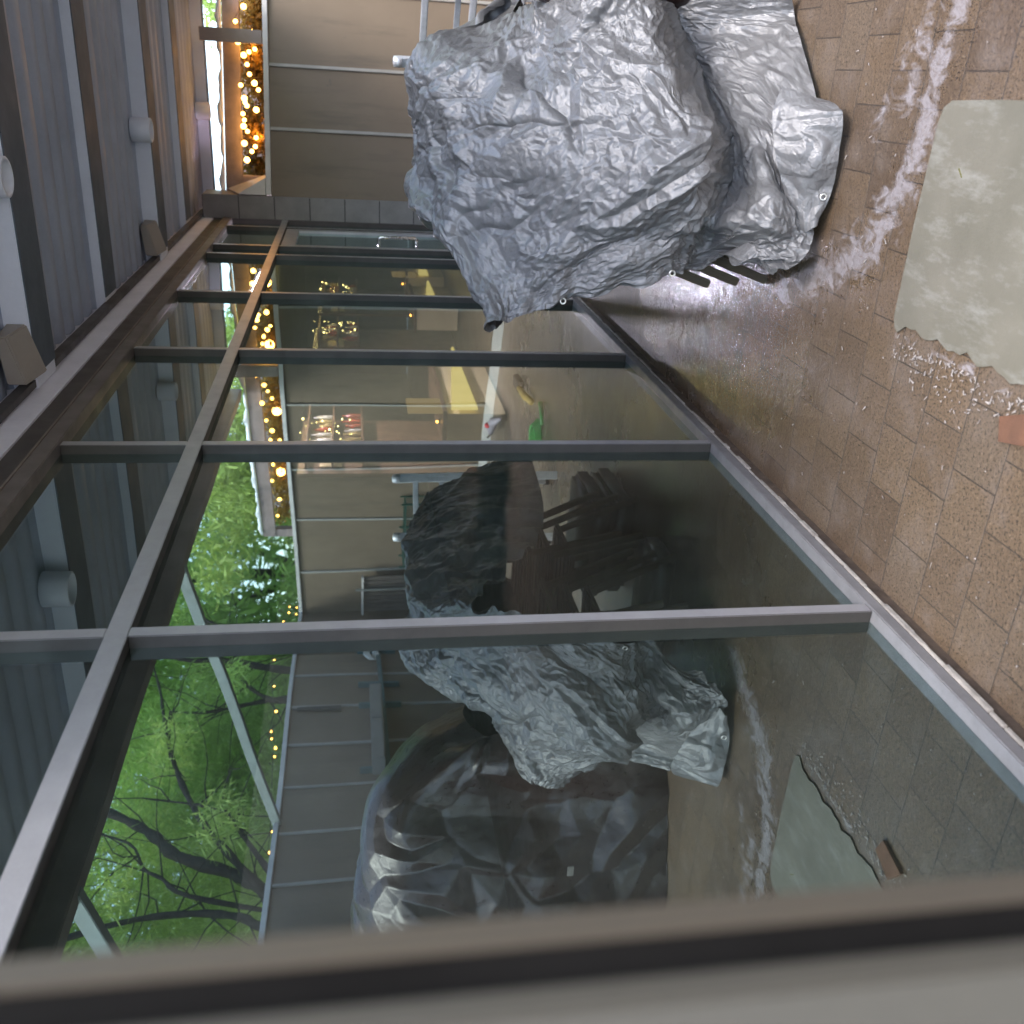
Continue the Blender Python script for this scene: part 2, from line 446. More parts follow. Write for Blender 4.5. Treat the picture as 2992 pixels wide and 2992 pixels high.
# ------------------------------------------------------------------ glass curtain wall
ZT, ZH, ZB = 2.076, 2.537, .08
Y0, SP = 2.095, 1.3007
my = [Y0-2*SP, Y0-SP] + [Y0+SP*i for i in range(4)] + [7.30, 7.68, 8.62]
YE = 9.02
cw = empty('curtain_wall', (0, 3, 0), 'tall glass curtain wall with grey aluminium mullions reflecting the patio', 'glass wall')
MW = .042
for i, y in enumerate(my):
    for z0, z1 in ((ZB+.012, ZT-.0275), (ZT+.0275, ZH)):
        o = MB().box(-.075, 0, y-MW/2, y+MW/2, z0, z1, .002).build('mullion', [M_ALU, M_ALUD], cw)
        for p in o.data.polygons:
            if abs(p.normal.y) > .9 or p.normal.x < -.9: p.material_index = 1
ys = [-1.2] + my + [YE]
for z0, z1, nm in ((ZT-.027, ZT+.027, 'transom'),):
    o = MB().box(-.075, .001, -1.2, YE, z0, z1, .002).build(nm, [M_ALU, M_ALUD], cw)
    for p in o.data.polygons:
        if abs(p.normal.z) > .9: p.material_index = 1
MB().box(-.08, .004, -1.2, YE, .052, ZB+.01, .003).build('sill_rail', M_SILL, cw)
MB().box(-.08, .0, -1.2, YE, -.04, .0515).build('plinth', paint('dirty_plinth', (.085, .06, .045), .7, 0, .35, 14, .3), cw)
cb = MB()
y = -1.0
while y < YE-.1:
    l = rnd.uniform(.04, .22); wd = rnd.uniform(.006, .016)
    cb.box(.0005, .001+wd*.7, y, y+l, .040+rnd.uniform(-.006, .004), .0515, .002); y += l*rnd.uniform(.9, 1.06)
cb.build('caulk_bead', M_CAULK, cw)
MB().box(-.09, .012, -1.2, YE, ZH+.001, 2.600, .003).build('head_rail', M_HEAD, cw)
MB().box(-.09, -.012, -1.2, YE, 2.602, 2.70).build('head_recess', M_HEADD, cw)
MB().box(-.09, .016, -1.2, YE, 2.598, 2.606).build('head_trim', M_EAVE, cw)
for a, b in zip(ys, ys[1:]):
    if abs(a-7.68) < .01: continue
    for z0, z1 in ((ZB+.011, ZT-.0275), (ZT+.0275, ZH)):
        o = MB().box(-.041, -.035, a+MW/2, b-MW/2, z0, z1).build('glass_pane', [M_CLEAR, M_GLASS], cw)
        for p in o.data.polygons:
            p.material_index = 1 if p.normal.x > .9 else 0
# transom light over the door
a, b = 7.68, 8.62
o = MB().box(-.041, -.035, a+MW/2, b-MW/2, ZT+.0275, ZH).build('glass_pane', [M_CLEAR, M_GLASS], cw)
for p in o.data.polygons: p.material_index = 1 if p.normal.x > .9 else 0
# glass door leaf
dr = MB()
for y0, y1, z0, z1 in ((a+.03, a+.11, .1, ZT-.035), (b-.11, b-.03, .1, ZT-.035), (a+.11, b-.11, .1, .22), (a+.11, b-.11, ZT-.14, ZT-.035)):
    dr.box(-.055, -.008, y0, y1, z0, z1, .003)
door = dr.build('door', M_ALU, cw)
o = MB().box(-.034, -.028, a+.11, b-.11, .22, ZT-.14).build('glass_pane', [M_CLEAR, M_GLASS], door)
for p in o.data.polygons: p.material_index = 1 if p.normal.x > .9 else 0
MB().tube([(-.02, 7.80, .98), (.06, 7.80, .98), (.068, 7.80, .99), (.068, 7.80, 1.27), (.06, 7.80, 1.28), (-.02, 7.80, 1.28)], .012).build('handle', M_STEEL, door, True)
# white upstand wall seen between head and canopy
MB().box(-.09, -.004, 1.1, YE+.9, 2.7015, 2.99).build('upstand', M_WHITE, cw)

# tiled corner column
col = empty('corner_column', (.1, 9.2, 0), 'grey stone tiled column in the corner at the far end of the glass', 'column')
for i in range(9):
    MB().box(-.02, .20, YE+.02, YE+.34, .003+.31*i, .31*i+.306, .003).build('stone_tile', M_TILEC, col)
MB().box(-.01, .19, YE+.03, YE+.33, 0, 2.79).build('core', M_GASK, col)
MB().box(-.09, .0, YE+.001, YE+.019, .01, 2.70).build('edge_trim', M_ALUD, col)

# ------------------------------------------------------------------ canopy roof
cn = empty('canopy', (.9, 4, 2.8), 'grey painted steel canopy with corrugated deck over the patio edge', 'canopy')
# corrugated deck, flutes along X
prof = []
y = 1.16; p = .18
while y < 9.80:
    prof += [(y, 2.886), (y+.095, 2.886), (y+.115, 2.906), (y+.16, 2.906)]; y += p
vs, fs = [], []
XS = (-.003, 1.90)
for x in XS: vs += [(x, yy, z) for yy, z in prof]
n = len(prof)
vs += [(x, yy, z+.004) for x in XS for yy, z in prof]
for i in range(n-1): fs += [(i, i+1, n+i+1, n+i), (2*n+i, 3*n+i, 3*n+i+1, 2*n+i+1)]
np_mesh('roof_deck', np.array(vs), np.array(fs), M_DECK, cn)
MB().box(-.003, 1.92, 1.12, 9.98, 2.915, 2.94).build('roof_skin', M_DECK, cn)
YB = [4.04+1.445*k for k in range(-3, 5)]
for k, y in zip(range(-2, 5), YB[1:]):
    z0 = 2.78 if k % 2 == 0 else 2.828
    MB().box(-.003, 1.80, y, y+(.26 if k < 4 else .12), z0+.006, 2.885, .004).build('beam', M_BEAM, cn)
    MB().box(.06, 1.799, y+.004, y+(.256 if k < 4 else .116), z0, z0+.0055).build('shade_plate', M_UNDERSHADE, cn)  # dark plate carries the shade of the beam underside in its colour
MB().box(1.80, 1.90, 1.12, 9.98, 2.668, 2.93, .006).build('eave_beam', M_EAVE, cn)
lg = MB(); lg.box(.03, .036, 1.1, 9.3, 2.795, 2.838); lg.box(.006, .0295, 1.1, 9.3, 2.795, 2.80)
lg.build('ledger', M_LEDGE, cn)
for y in (6.07, 3.17):
    MB().bar((1.85, y, 2.70), (4.66, y+.45, 2.20), .055, .075, bev=.004).build('strut', M_STRUT, cn)
for y in (9.55,):
    MB().box(1.42, 1.53, y, y+.11, 2.25, 2.78, .004).build('end_post', M_POST, cn)

def downlight(x, y, label):
    e = empty('downlight', (x, y, 2.86), label, 'light fixture', 'cylinder downlights under the canopy')
    c = (x, y-.075, 2.86)
    ca = MB().lathe(c, [(.072, .02), (.075, .018), (.075, -.10), (.071, -.103), (.060, -.103), (.058, -.06)], 24).build('casing', M_BEAM, e, True)
    MB().lathe(c, [(.057, -.061), (.05, -.064)], 20).build('lens', M_BLACK, ca)
    MB().box(x-.03, x+.03, y-.015, y, 2.84, 2.88, .002).build('bracket', M_BEAM, e)
downlight(.84, 4.04+2*1.445, 'white cylinder downlight on the third beam, right of the beige box')
downlight(.84, 4.04, 'white cylinder downlight on the beam nearest the camera')
downlight(.84, 4.04+4*1.445, 'farthest white cylinder downlight, above the tan end wall')
def housing(y, label):
    e = empty('sloped_housing', (.2, y, 2.8), label, 'wall box', 'beige sloped boxes under the beams')
    h = MB(); x0, x1 = .075, .25
    a, b = y-.14, y
    h.hexa([(x0, b, 2.74), (x1+.02, b, 2.795), (x1, a, 2.835), (x0-.02, a, 2.785), (x0, b, 2.84), (x1+.02, b, 2.875), (x1, a, 2.878), (x0-.02, a, 2.86)], .006)
    ca = h.build('casing', M_BEIGE, e)
    MB().hexa([(x0+.10, a+.03, 2.815), (x0+.15, a+.03, 2.827), (x0+.15, a+.012, 2.829), (x0+.10, a+.012, 2.817), (x0+.10, a+.03, 2.83), (x0+.15, a+.03, 2.84), (x0+.15, a+.0, 2.842), (x0+.10, a+.0, 2.832)]).build('slot', M_BLACK, ca)
housing(4.04, 'beige sloped box under the nearest beam beside the glass')
housing(4.04+2*1.445, 'smaller looking beige sloped box on the third beam beside the glass')

# ------------------------------------------------------------------ end wall and fence
def Yw(x): return 8.97+.36*x
def Xf(y): return 3.98+.1*y
CX, CY = 5.08, Yw(5.08)
HW = 2.19
def wall_run(name, A, B, thick, bats, label, cat):
    A, B = Vector((*A, 0)), Vector((*B, 0)); d = (B-A).normalized(); L = (B-A).length; nrm = Vector((-d.y, d.x, 0))
    e = empty(name, A, label, cat)
    def q(t0, t1, n0, n1, z0, z1):
        P = []
        for z in (z0, z1): P += [A+d*t0+nrm*n0+Vector((0, 0, z)), A+d*t1+nrm*n0+Vector((0, 0, z)), A+d*t1+nrm*n1+Vector((0, 0, z)), A+d*t0+nrm*n1+Vector((0, 0, z))]
        return P
    MB().hexa(q(0, L, 0, thick, -.05, HW)).build('panel', M_PANEL, e)
    MB().hexa(q(0, L, -.035, thick+.02, HW+.001, HW+.045), .004).build('cap', M_CAP, e)
    MB().hexa(q(0, L, -.012, -.0015, .002, .10)).build('base_strip', M_CAP, e)
    for t in bats: MB().hexa(q(t-.014, t+.014, -.022, -.0015, .102, HW-.002), .003).build('batten', M_BATT, e)
    return e
cosw = math.sqrt(1+.36**2)
wall_run('end_wall', (.2, Yw(.2)), (CX-.01, Yw(CX)), .08, [(x-.2)*cosw for x in (.745, 1.257, 1.87, 2.68, 3.5, 4.29)],
         'tan panelled end wall with pale battens and white cap below the fairy lights', 'wall')
fy0 = -2.5
fl = math.sqrt(1+.01)
wall_run('side_fence', (CX-.05, CY-.03), (Xf(fy0), fy0), .08, [(CY-.03-y)*fl for y in (9.71, 8.98, 8.34, 7.69, 7.02, 6.34, 5.70, 5.0, 4.3, 3.6, 2.9, 2.2, 1.5, .8, 0)],
         'long tan panelled fence with pale cap on the open side of the patio', 'fence')

# porch beyond the end wall
pb = empty('porch', (2, Yw(2)+.6, 0), 'brown porch beam with white flashing above the end wall', 'porch')
def along(x0, x1, off, n0, n1, z0, z1):
    P = []
    for z in (z0, z1): P += [(x0, Yw(x0)+off+n0, z), (x1, Yw(x1)+off+n0, z), (x1, Yw(x1)+off+n1, z), (x0, Yw(x0)+off+n1, z)]
    return P
MB().hexa(along(.02, 3.98, .35, 0, .09, 2.47, 2.62)).build('beam', M_PORCH, pb)
for x in (3.93, .26): MB().hexa(along(x-.06, x+.06, .36, .002, .10, -.05, 2.468)).build('post', M_PORCH, pb)
MB().hexa(along(.02, 4.0, 1.25, 0, .05, -.05, 2.60)).build('back_board', M_PORCH, pb)
vs, fs = [], []
N = 90
for i in range(N+1):
    x = .03+3.9*i/N
    wv = .012*math.sin(x*9)+.01*math.sin(x*23+1)+.006*math.sin(x*51)
    for z, o in ((2.622, .33), (2.642+wv*.6, .315+wv), (2.662+wv*.8, .34-wv), (2.662+wv*.8, .346-wv), (2.642+wv*.6, .321+wv), (2.622, .336)): vs.append((x, Yw(x)+o, z))
for i in range(N):
    for j in range(6): k = (j+1) % 6; fs.append((i*6+j, i*6+k, (i+1)*6+k, (i+1)*6+j))
np_mesh('flashing', np.array(vs), np.array(fs), paint('white_flashing', (.82, .83, .86), .35, 0, .04, 8), pb)
MB().hexa([(.21, Yw(.21)-.02, 2.24), (.35, Yw(.35)-.02, 2.24), (.35, Yw(.35)+.33, 2.24), (.21, Yw(.21)+.33, 2.24), (.21, Yw(.21)-.02, 2.47), (.215, Yw(.21)-.02, 2.47), (.215, Yw(.21)+.33, 2.60), (.21, Yw(.21)+.33, 2.60)]).build('side_flashing', M_CAP, pb)

# string lights
BULB = [(1.595,9.824,2.493),(1.431,9.765,2.476),(1.379,9.746,2.33),(1.354,9.737,2.381),(1.325,9.727,2.428),(1.171,9.672,2.382),(1.078,9.638,2.46),(1.047,9.627,2.306),(.971,9.6,2.432),(.935,9.587,2.425),(.91,9.578,2.41),(.843,9.553,2.447),(.792,9.535,2.436),(.741,9.517,2.444),(.651,9.484,2.335),(.577,9.458,2.344),(.535,9.443,2.376),(.463,9.417,2.421),
 (1.808,9.901,2.387),(1.905,9.936,2.35),(1.968,9.958,2.458),(2.213,10.047,2.433),(2.478,10.142,2.408),(2.478,10.142,2.308),(2.56,10.17,2.36),(1.52,9.8,2.35),(1.25,9.7,2.40),(1.10,9.65,2.34),(.70,9.50,2.41),(.60,9.46,2.44),(.88,9.57,2.33),(2.05,9.99,2.34),(2.35,10.09,2.38),(2.75,10.24,2.41),(3.3,10.44,2.38),(3.6,10.55,2.42),(2.985,10.325,2.44),(1.72,9.87,2.42)]
FB = [(5.471,11.711,2.428),(5.468,11.681,2.329),(5.452,11.52,2.425),(5.447,11.468,2.322),(5.424,11.241,2.48),(5.343,10.435,2.52),(5.303,10.033,2.499),(5.237,9.369,2.45),(5.183,8.828,2.389),(5.146,8.455,2.415),(5.133,8.328,2.402),(5.117,8.168,2.352),(5.102,8.023,2.352),(4.981,6.805,2.287),(4.951,6.51,2.285)]
def strand(pts, rad, label, off):
    e = empty('string_lights', pts[0], label, 'string lights')
    pts = sorted(pts, key=lambda q: q[off])
    MB().tube([(x, y, z+.02) for x, y, z in pts], .003, 5).build('cord', M_BLACK, e)
    for k, q in enumerate(pts):
        rr = rad*(1.0 if k % 3 else 1.35)
        MB().sphere(q, rr, 10).build('bulb_or_glint', M_BULB, e, True)
strand(BULB, .019, 'glowing amber string lights in the dark porch above the end wall', 0)
strand(FB, .011, 'sparse tiny string lights hung behind the long side fence', 1)
for x, z in ((.65, 2.40), (1.35, 2.42), (2.2, 2.40), (3.0, 2.42)):
    l = bpy.data.lights.new('string_light_glow', 'POINT'); l.energy = .6; l.color = (1, .40, .08); l.shadow_soft_size = .05
    o = bpy.data.objects.new('string_light_glow', l); COL.objects.link(o); o.location = (x, Yw(x)+.58, z-.06)

# ------------------------------------------------------------------ foliage
def leaves(name, centres, radii, n, mat, parent, seed, lw=.035, ll=.17, droop=.8):
    g = np.random.default_rng(seed)
    centres = np.array(centres); radii = np.array(radii)
    k = g.choice(len(centres), n, p=(radii**2)/(radii**2).sum())
    d = g.normal(size=(n, 3)); d /= np.linalg.norm(d, axis=1)[:, None]
    rr = radii[k]*(g.random(n)**.45)
    c = centres[k]+d*rr[:, None]*np.array([1, 1, .8])
    # sprays: leaves gather in small tufts
    c += g.normal(size=(n, 3))*.03
    a = g.normal(size=(n, 3)); a[:, 2] = a[:, 2]*.5-droop; a /= np.linalg.norm(a, axis=1)[:, None]
    b = np.cross(a, g.normal(size=(n, 3))); b /= np.linalg.norm(b, axis=1)[:, None]
    L = ll*(.5+g.random(n))[:, None]; W = lw*(.5+g.random(n))[:, None]
    v = np.stack([c-b*W*.25, c+a*L*.5-b*W*.5, c+a*L, c+a*L*.5+b*W*.5], 1).reshape(-1, 3)
    o = np_mesh(name, v, np.arange(n*4).reshape(n, 4), mat, parent)
    t = np.clip(g.normal(.5, .22, n)+.2*np.sin(centres[k, 1]*3.1+centres[k, 2]*2.3), 0, 1)
    fattr(o, 'tone', np.repeat(t, 4))
    return o
def smooth_path(p, sub=4):
    p = [Vector(q) for q in p]; out = []
    for i in range(len(p)-1):
        a, b, c, d = p[max(i-1, 0)], p[i], p[i+1], p[min(i+2, len(p)-1)]
        for k in range(sub):
            t = k/sub
            out.append(.5*((2*b)+(c-a)*t+(2*a-5*b+4*c-d)*t*t+(3*b-a-3*c+d)*t**3))
    return out+[p[-1]]
def limb(mb, pts, r0, r1, n=8):
    q = smooth_path(pts); m = len(q)
    mb.tube(q, [(r0+(r1-r0)*i/(m-1))*(1+.14*math.sin(i*1.9+m)+.08*math.sin(i*4.3)) for i in range(m)], n)
    return q
def twigs(mb, path, g, count, length, rad):
    for _ in range(count):
        b = path[g.randrange(len(path)//4, len(path))]
        d = Vector((g.gauss(0, .5), g.gauss(0, 1), g.gauss(.25, .7))).normalized()
        pts = [b]; 
        for k in range(4):
            d = (d+Vector((g.gauss(0, .2), g.gauss(0, .25), g.gauss(0, .2)))).normalized(); pts.append(pts[-1]+d*length/4)
        mb.tube(pts, [rad, rad*.8, rad*.6, rad*.45, rad*.3], 5)
def tree(base, limbs, centres, radii, n, mat, label, seed, lw=.035, ll=.17, tw=10, tl=1.2):
    g = random.Random(seed)
    e = empty('tree', (base[0], base[1], -.06), label, 'tree', 'trees beyond the patio')
    mb = MB()
    for pts, r0, r1 in limbs:
        q = limb(mb, pts, r0, r1); twigs(mb, q, g, tw, tl, .010)
    mb.build('trunk', M_BARK, e, True)
    leaves('crown', centres, radii, n, mat, e, seed, lw, ll)
    return e
def cloud(seed, n, x, y, z, r):
    g = random.Random(seed); c = [(g.uniform(*x), g.uniform(*y), g.uniform(*z)) for _ in range(n)]
    return c, [g.uniform(*r) for _ in range(n)]
L1 = [(6.6, 7.2, -.1), (6.6, 7.3, 1.4), (6.6, 7.5, 2.37), (6.6, 7.64, 2.48), (6.6, 7.94, 2.85), (6.6, 8.27, 3.48), (6.6, 8.57, 3.75), (6.6, 8.82, 4.03), (6.6, 9.12, 4.52), (6.7, 9.6, 5.6)]
L3 = [(6.58, 7.62, 2.5), (6.4, 7.87, 2.78), (6.4, 8.5, 3.2), (6.4, 9.21, 3.55), (6.4, 9.88, 3.8), (6.4, 10.46, 3.96), (6.4, 11.02, 4.1), (6.4, 11.66, 4.3)]
L5 = [(6.5, 7.55, 2.3), (6.3, 8.09, 2.7), (6.3, 8.57, 2.97), (6.3, 8.74, 3.3), (6.3, 8.9, 3.9)]
L7 = [(6.6, 7.3, 2.2), (6.3, 7.39, 3.21), (6.3, 7.65, 3.5), (6.3, 7.82, 3.72), (6.3, 8.21, 3.95), (6.3, 8.5, 4.6)]
c, rr = cloud(11, 34, (7.3, 9.2), (5.6, 10.4), (2.6, 6.2), (.45, .95))
e2 = cloud(51, 12, (5.9, 6.9), (6.0, 10.5), (2.6, 5.2), (.22, .42)); c += e2[0]; rr += e2[1]
tree((6.6, 7.2), [(L1, .10, .04), (L3, .05, .012), (L5, .035, .01), (L7, .03, .01)], c, rr, 48000, M_LEAF2, 'leaning tree with a thick dark limb rising over the middle of the fence', 21, .017, .16)
L2 = [(6.6, 11.3, -.1), (6.6, 11.45, 1.4), (6.6, 11.65, 2.36), (6.6, 11.81, 2.86), (6.6, 11.98, 3.17), (6.6, 12.07, 3.48), (6.6, 12.1, 3.88), (6.6, 12.3, 4.4), (6.7, 12.6, 5.6)]
L2b = [(6.6, 11.98, 3.17), (6.6, 12.3, 3.3), (6.6, 12.96, 3.5), (6.6, 13.6, 4.1)]
L4 = [(6.6, 11.45, 1.5), (6.5, 10.9, 2.2), (6.5, 10.83, 2.59), (6.5, 11.22, 3.0), (6.5, 11.76, 3.24)]
L6 = [(6.55, 11.0, 2.1), (6.7, 11.12, 2.72), (6.7, 11.04, 3.03), (6.7, 10.92, 3.54), (6.7, 10.97, 4.0)]
c, rr = cloud(12, 36, (7.3, 9.4), (10.2, 14.6), (2.5, 6.4), (.45, .95))
e2 = cloud(52, 12, (5.9, 6.9), (10.4, 14.2), (2.6, 5.4), (.22, .42)); c += e2[0]; rr += e2[1]
tree((6.6, 11.3), [(L2, .07, .03), (L2b, .05, .015), (L4, .05, .02), (L6, .04, .015)], c, rr, 48000, M_LEAF1, 'forked tree with bright green foliage behind the far part of the fence', 22, .017, .16)
L8 = [(6.4, 6.6, -.1), (6.4, 6.8, 1.6), (6.4, 6.99, 2.42), (6.4, 7.15, 2.68), (6.4, 7.25, 3.16), (6.4, 7.2, 3.9), (6.4, 6.8, 5.2)]
L8b = [(6.4, 6.9, 2.0), (6.3, 6.2, 2.9), (6.3, 5.4, 3.6), (6.4, 4.6, 4.4)]
c, rr = cloud(13, 28, (7.1, 8.9), (2.8, 6.8), (2.3, 6.2), (.45, .95))
e2 = cloud(53, 10, (5.9, 6.7), (3.4, 6.9), (2.5, 5.0), (.22, .42)); c += e2[0]; rr += e2[1]
tree((6.4, 6.6), [(L8, .06, .025), (L8b, .045, .015)], c, rr, 38000, M_LEAF1, 'slim branching tree behind the fence at the left of the reflection', 23, .017, .16)
for i, (x, y, sd, mt, lab) in enumerate(((11.5, 17, 31, M_LEAF1, 'tall far tree seen beyond the porch roof'), (12, 12, 32, M_LEAF2, 'broad far tree with yellowish foliage behind the leaning one'), (11.5, 6.8, 33, M_LEAF1, 'far green tree closing the gap at the left of the reflection'), (10.5, 2.5, 35, M_LEAF2, 'far yellowish tree on the near side of the garden'), (7.6, 16.5, 36, M_LEAF1, 'bushy tree in the corner behind the end of the fence'), (9.4, 13.6, 37, M_LEAF1, 'low leafy tree filling the gap behind the forked one'))):
    c, rr = cloud(sd, 50, (x-1.8, x+1.8), (y-3.2, y+3.2), (1.6, 7.5 if sd != 37 else 4.2), (.6, 1.2))
    tree((x, y), [([(x, y, -.1), (x+.1, y+.2, 2), (x, y+.1, 4), (x+.2, y-.3, 6.5)], .16, .04), ([(x, y+.1, 2.2), (x, y+1, 3.6), (x, y+1.8, 5)], .08, .02), ([(x, y, 2.6), (x, y-1, 3.8), (x, y-1.6, 5.4)], .08, .02)], c, rr, 14000, mt, lab, sd, .06, .26)
c, rr = cloud(41, 36, (1.6, 5.2), (12.4, 14.5), (2.3, 6.0), (.5, .9))
tree((3.4, 13.6), [([(3.4, 13.6, -.1), (3.4, 13.5, 2), (3.2, 13.4, 4.5)], .12, .04), ([(3.4, 13.5, 2), (2.4, 13.3, 3.5)], .06, .02)], c, rr, 30000, M_LEAF2, 'light green tree beyond the porch at the far end', 41)
# hedge in the porch, lit by the string lights
hd = empty('hedge', (2, Yw(2)+.9, 0), 'dark leafy hedge growing behind the end wall among the lights', 'hedge')
g = random.Random(5)
hc = [(x, Yw(x)+g.uniform(.66, 1.0), g.uniform(1.8, 2.46)) for x in np.arange(.3, 3.9, .025)]
leaves('foliage', hc, [.16]*len(hc), 26000, M_LEAF3, hd, 55, .03, .06, .2)
hb = MB()
for x in np.arange(.5, 3.9, .55): hb.tube([(x, Yw(x)+.85, -.06), (x+.05, Yw(x)+.82, 1.2), (x-.03, Yw(x)+.85, 2.2)], [.02, .015, .006], 6)
hb.build('stems', M_BARK, hd)

# ------------------------------------------------------------------ crumpled sheets
def hash2(i, j, s):
    h = np.sin(i*127.1+j*311.7+s*74.7)*43758.5453
    return h-np.floor(h)
def facet(U, V, sc, seed, ang=.6, warp=.35):
    """piecewise flat facets with sharp creases, as in crumpled sheeting"""
    ca, sa = math.cos(ang), math.sin(ang)
    x = (ca*U-sa*V)/sc; y = (sa*U+ca*V)/sc
    if warp:
        wx = facet(U, V, sc*1.9, seed+11.3, ang+1.1, 0); wy = facet(U, V, sc*1.9, seed+23.9, ang+2.3, 0)
        x, y = x+warp*wx, y+warp*wy
    s = (x+y)*.3660254; i = np.floor(x+s); j = np.floor(y+s)
    xs, ys = x+s-i, y+s-j
    up = xs > ys
    h00, h11 = hash2(i, j, seed), hash2(i+1, j+1, seed); h10, h01 = hash2(i+1, j, seed), hash2(i, j+1, seed)
    return np.where(up, h00*(1-xs)+h10*(xs-ys)+h11*ys, h00*(1-ys)+h01*(ys-xs)+h11*xs)-.5
def catmull(P, m):
    """P (n,k,3) -> (m,k,3) along the first axis"""
    n = len(P); t = np.linspace(0, n-1, m); i = np.minimum(t.astype(int), n-2); q = (t-i)[:, None, None]
    a, b, c, d = P[np.maximum(i-1, 0)], P[i], P[i+1], P[np.minimum(i+2, n-1)]
    ten = .42
    m1, m2 = ten*(c-a), ten*(d-b)
    return (2*q**3-3*q**2+1)*b+(q**3-2*q**2+q)*m1+(-2*q**3+3*q**2)*c+(q**3-q**2)*m2
def sheet(name, ctrl, nu, nv, octs, mat, parent, seed, folds=None, floor_z=.004):
    P = np.array(ctrl, float)
    A = catmull(P, nv); A = catmull(A.transpose(1, 0, 2), nu).transpose(1, 0, 2)      # (nv,nu,3)
    for _ in range(2):
        A[1:-1, 1:-1] = .5*A[1:-1, 1:-1]+.125*(A[:-2, 1:-1]+A[2:, 1:-1]+A[1:-1, :-2]+A[1:-1, 2:])
    dv = np.linalg.norm(np.diff(A, axis=0), axis=2).mean(1); du = np.linalg.norm(np.diff(A, axis=1), axis=2).mean(0)
    vv = np.concatenate([[0], np.cumsum(dv)]); uu = np.concatenate([[0], np.cumsum(du)])
    V, U = np.meshgrid(vv, uu, indexing='ij')
    T1, T0 = np.gradient(A, axis=1), np.gradient(A, axis=0)
    Nn = np.cross(T1, T0); Nn /= np.linalg.norm(Nn, axis=2)[..., None]+1e-9
    for _ in range(6):
        Nn[1:-1, 1:-1] = .25*(Nn[:-2, 1:-1]+Nn[2:, 1:-1]+Nn[1:-1, :-2]+Nn[1:-1, 2:])
    Nn /= np.linalg.norm(Nn, axis=2)[..., None]+1e-9
    H = np.zeros_like(U)
    for k, (sc, amp) in enumerate(octs):
        q = facet(U, V, sc, seed+k*3.7, .4+k*.9, .9)
        q = (1.5*np.abs(q)-.3) if k in (1, 3, 4) else q
        if k >= 2: q = q*np.clip(.95+1.0*facet(U, V, .37, seed+31*k, 1.9, .6), .5, 1.35)
        H += amp*q
    if folds is not None: H += folds(U/uu[-1], V/vv[-1], U, V)
    A = A+Nn*H[..., None]
    A[..., 2] = np.maximum(A[..., 2], floor_z+.002*hash2(np.round(U*200), np.round(V*200), 1))
    idx = np.arange(nu*nv).reshape(nv, nu)
    F = np.stack([idx[:-1, :-1], idx[1:, :-1], idx[1:, 1:], idx[:-1, 1:]], -1).reshape(-1, 4)
    if FLIP: F = F[:, ::-1]
    o = np_mesh(name, A.reshape(-1, 3), F, mat, parent, True)
    fattr(o, 'sheet_uv', np.stack([U, V, np.zeros_like(U)], -1).reshape(-1, 3), 'FLOAT_VECTOR', 'vector')
    return o
FLIP = False
def grommet(c, nrm, parent):
    nrm = Vector(nrm).normalized(); q = nrm.to_track_quat('Z', 'Y').to_matrix().to_4x4(); q.translation = Vector(c)
    bm = bmesh.new(); n, m = 16, 6; rg = []
    for i in range(n):
        a = 2*math.pi*i/n
        rg.append([bm.verts.new(q @ Vector(((.009+.0028*math.cos(b))*math.cos(a), (.009+.0028*math.cos(b))*math.sin(a), .003*math.sin(b)))) for b in (2*math.pi*j/m for j in range(m))])
    for i in range(n):
        for j in range(m): bm.faces.new((rg[i][j], rg[(i+1) % n][j], rg[(i+1) % n][(j+1) % m], rg[i][(j+1) % m]))
    me = bpy.data.meshes.new('grommet'); bm.to_mesh(me); bm.free()
    link_mesh('grommet', me, M_BRASS, parent, True)

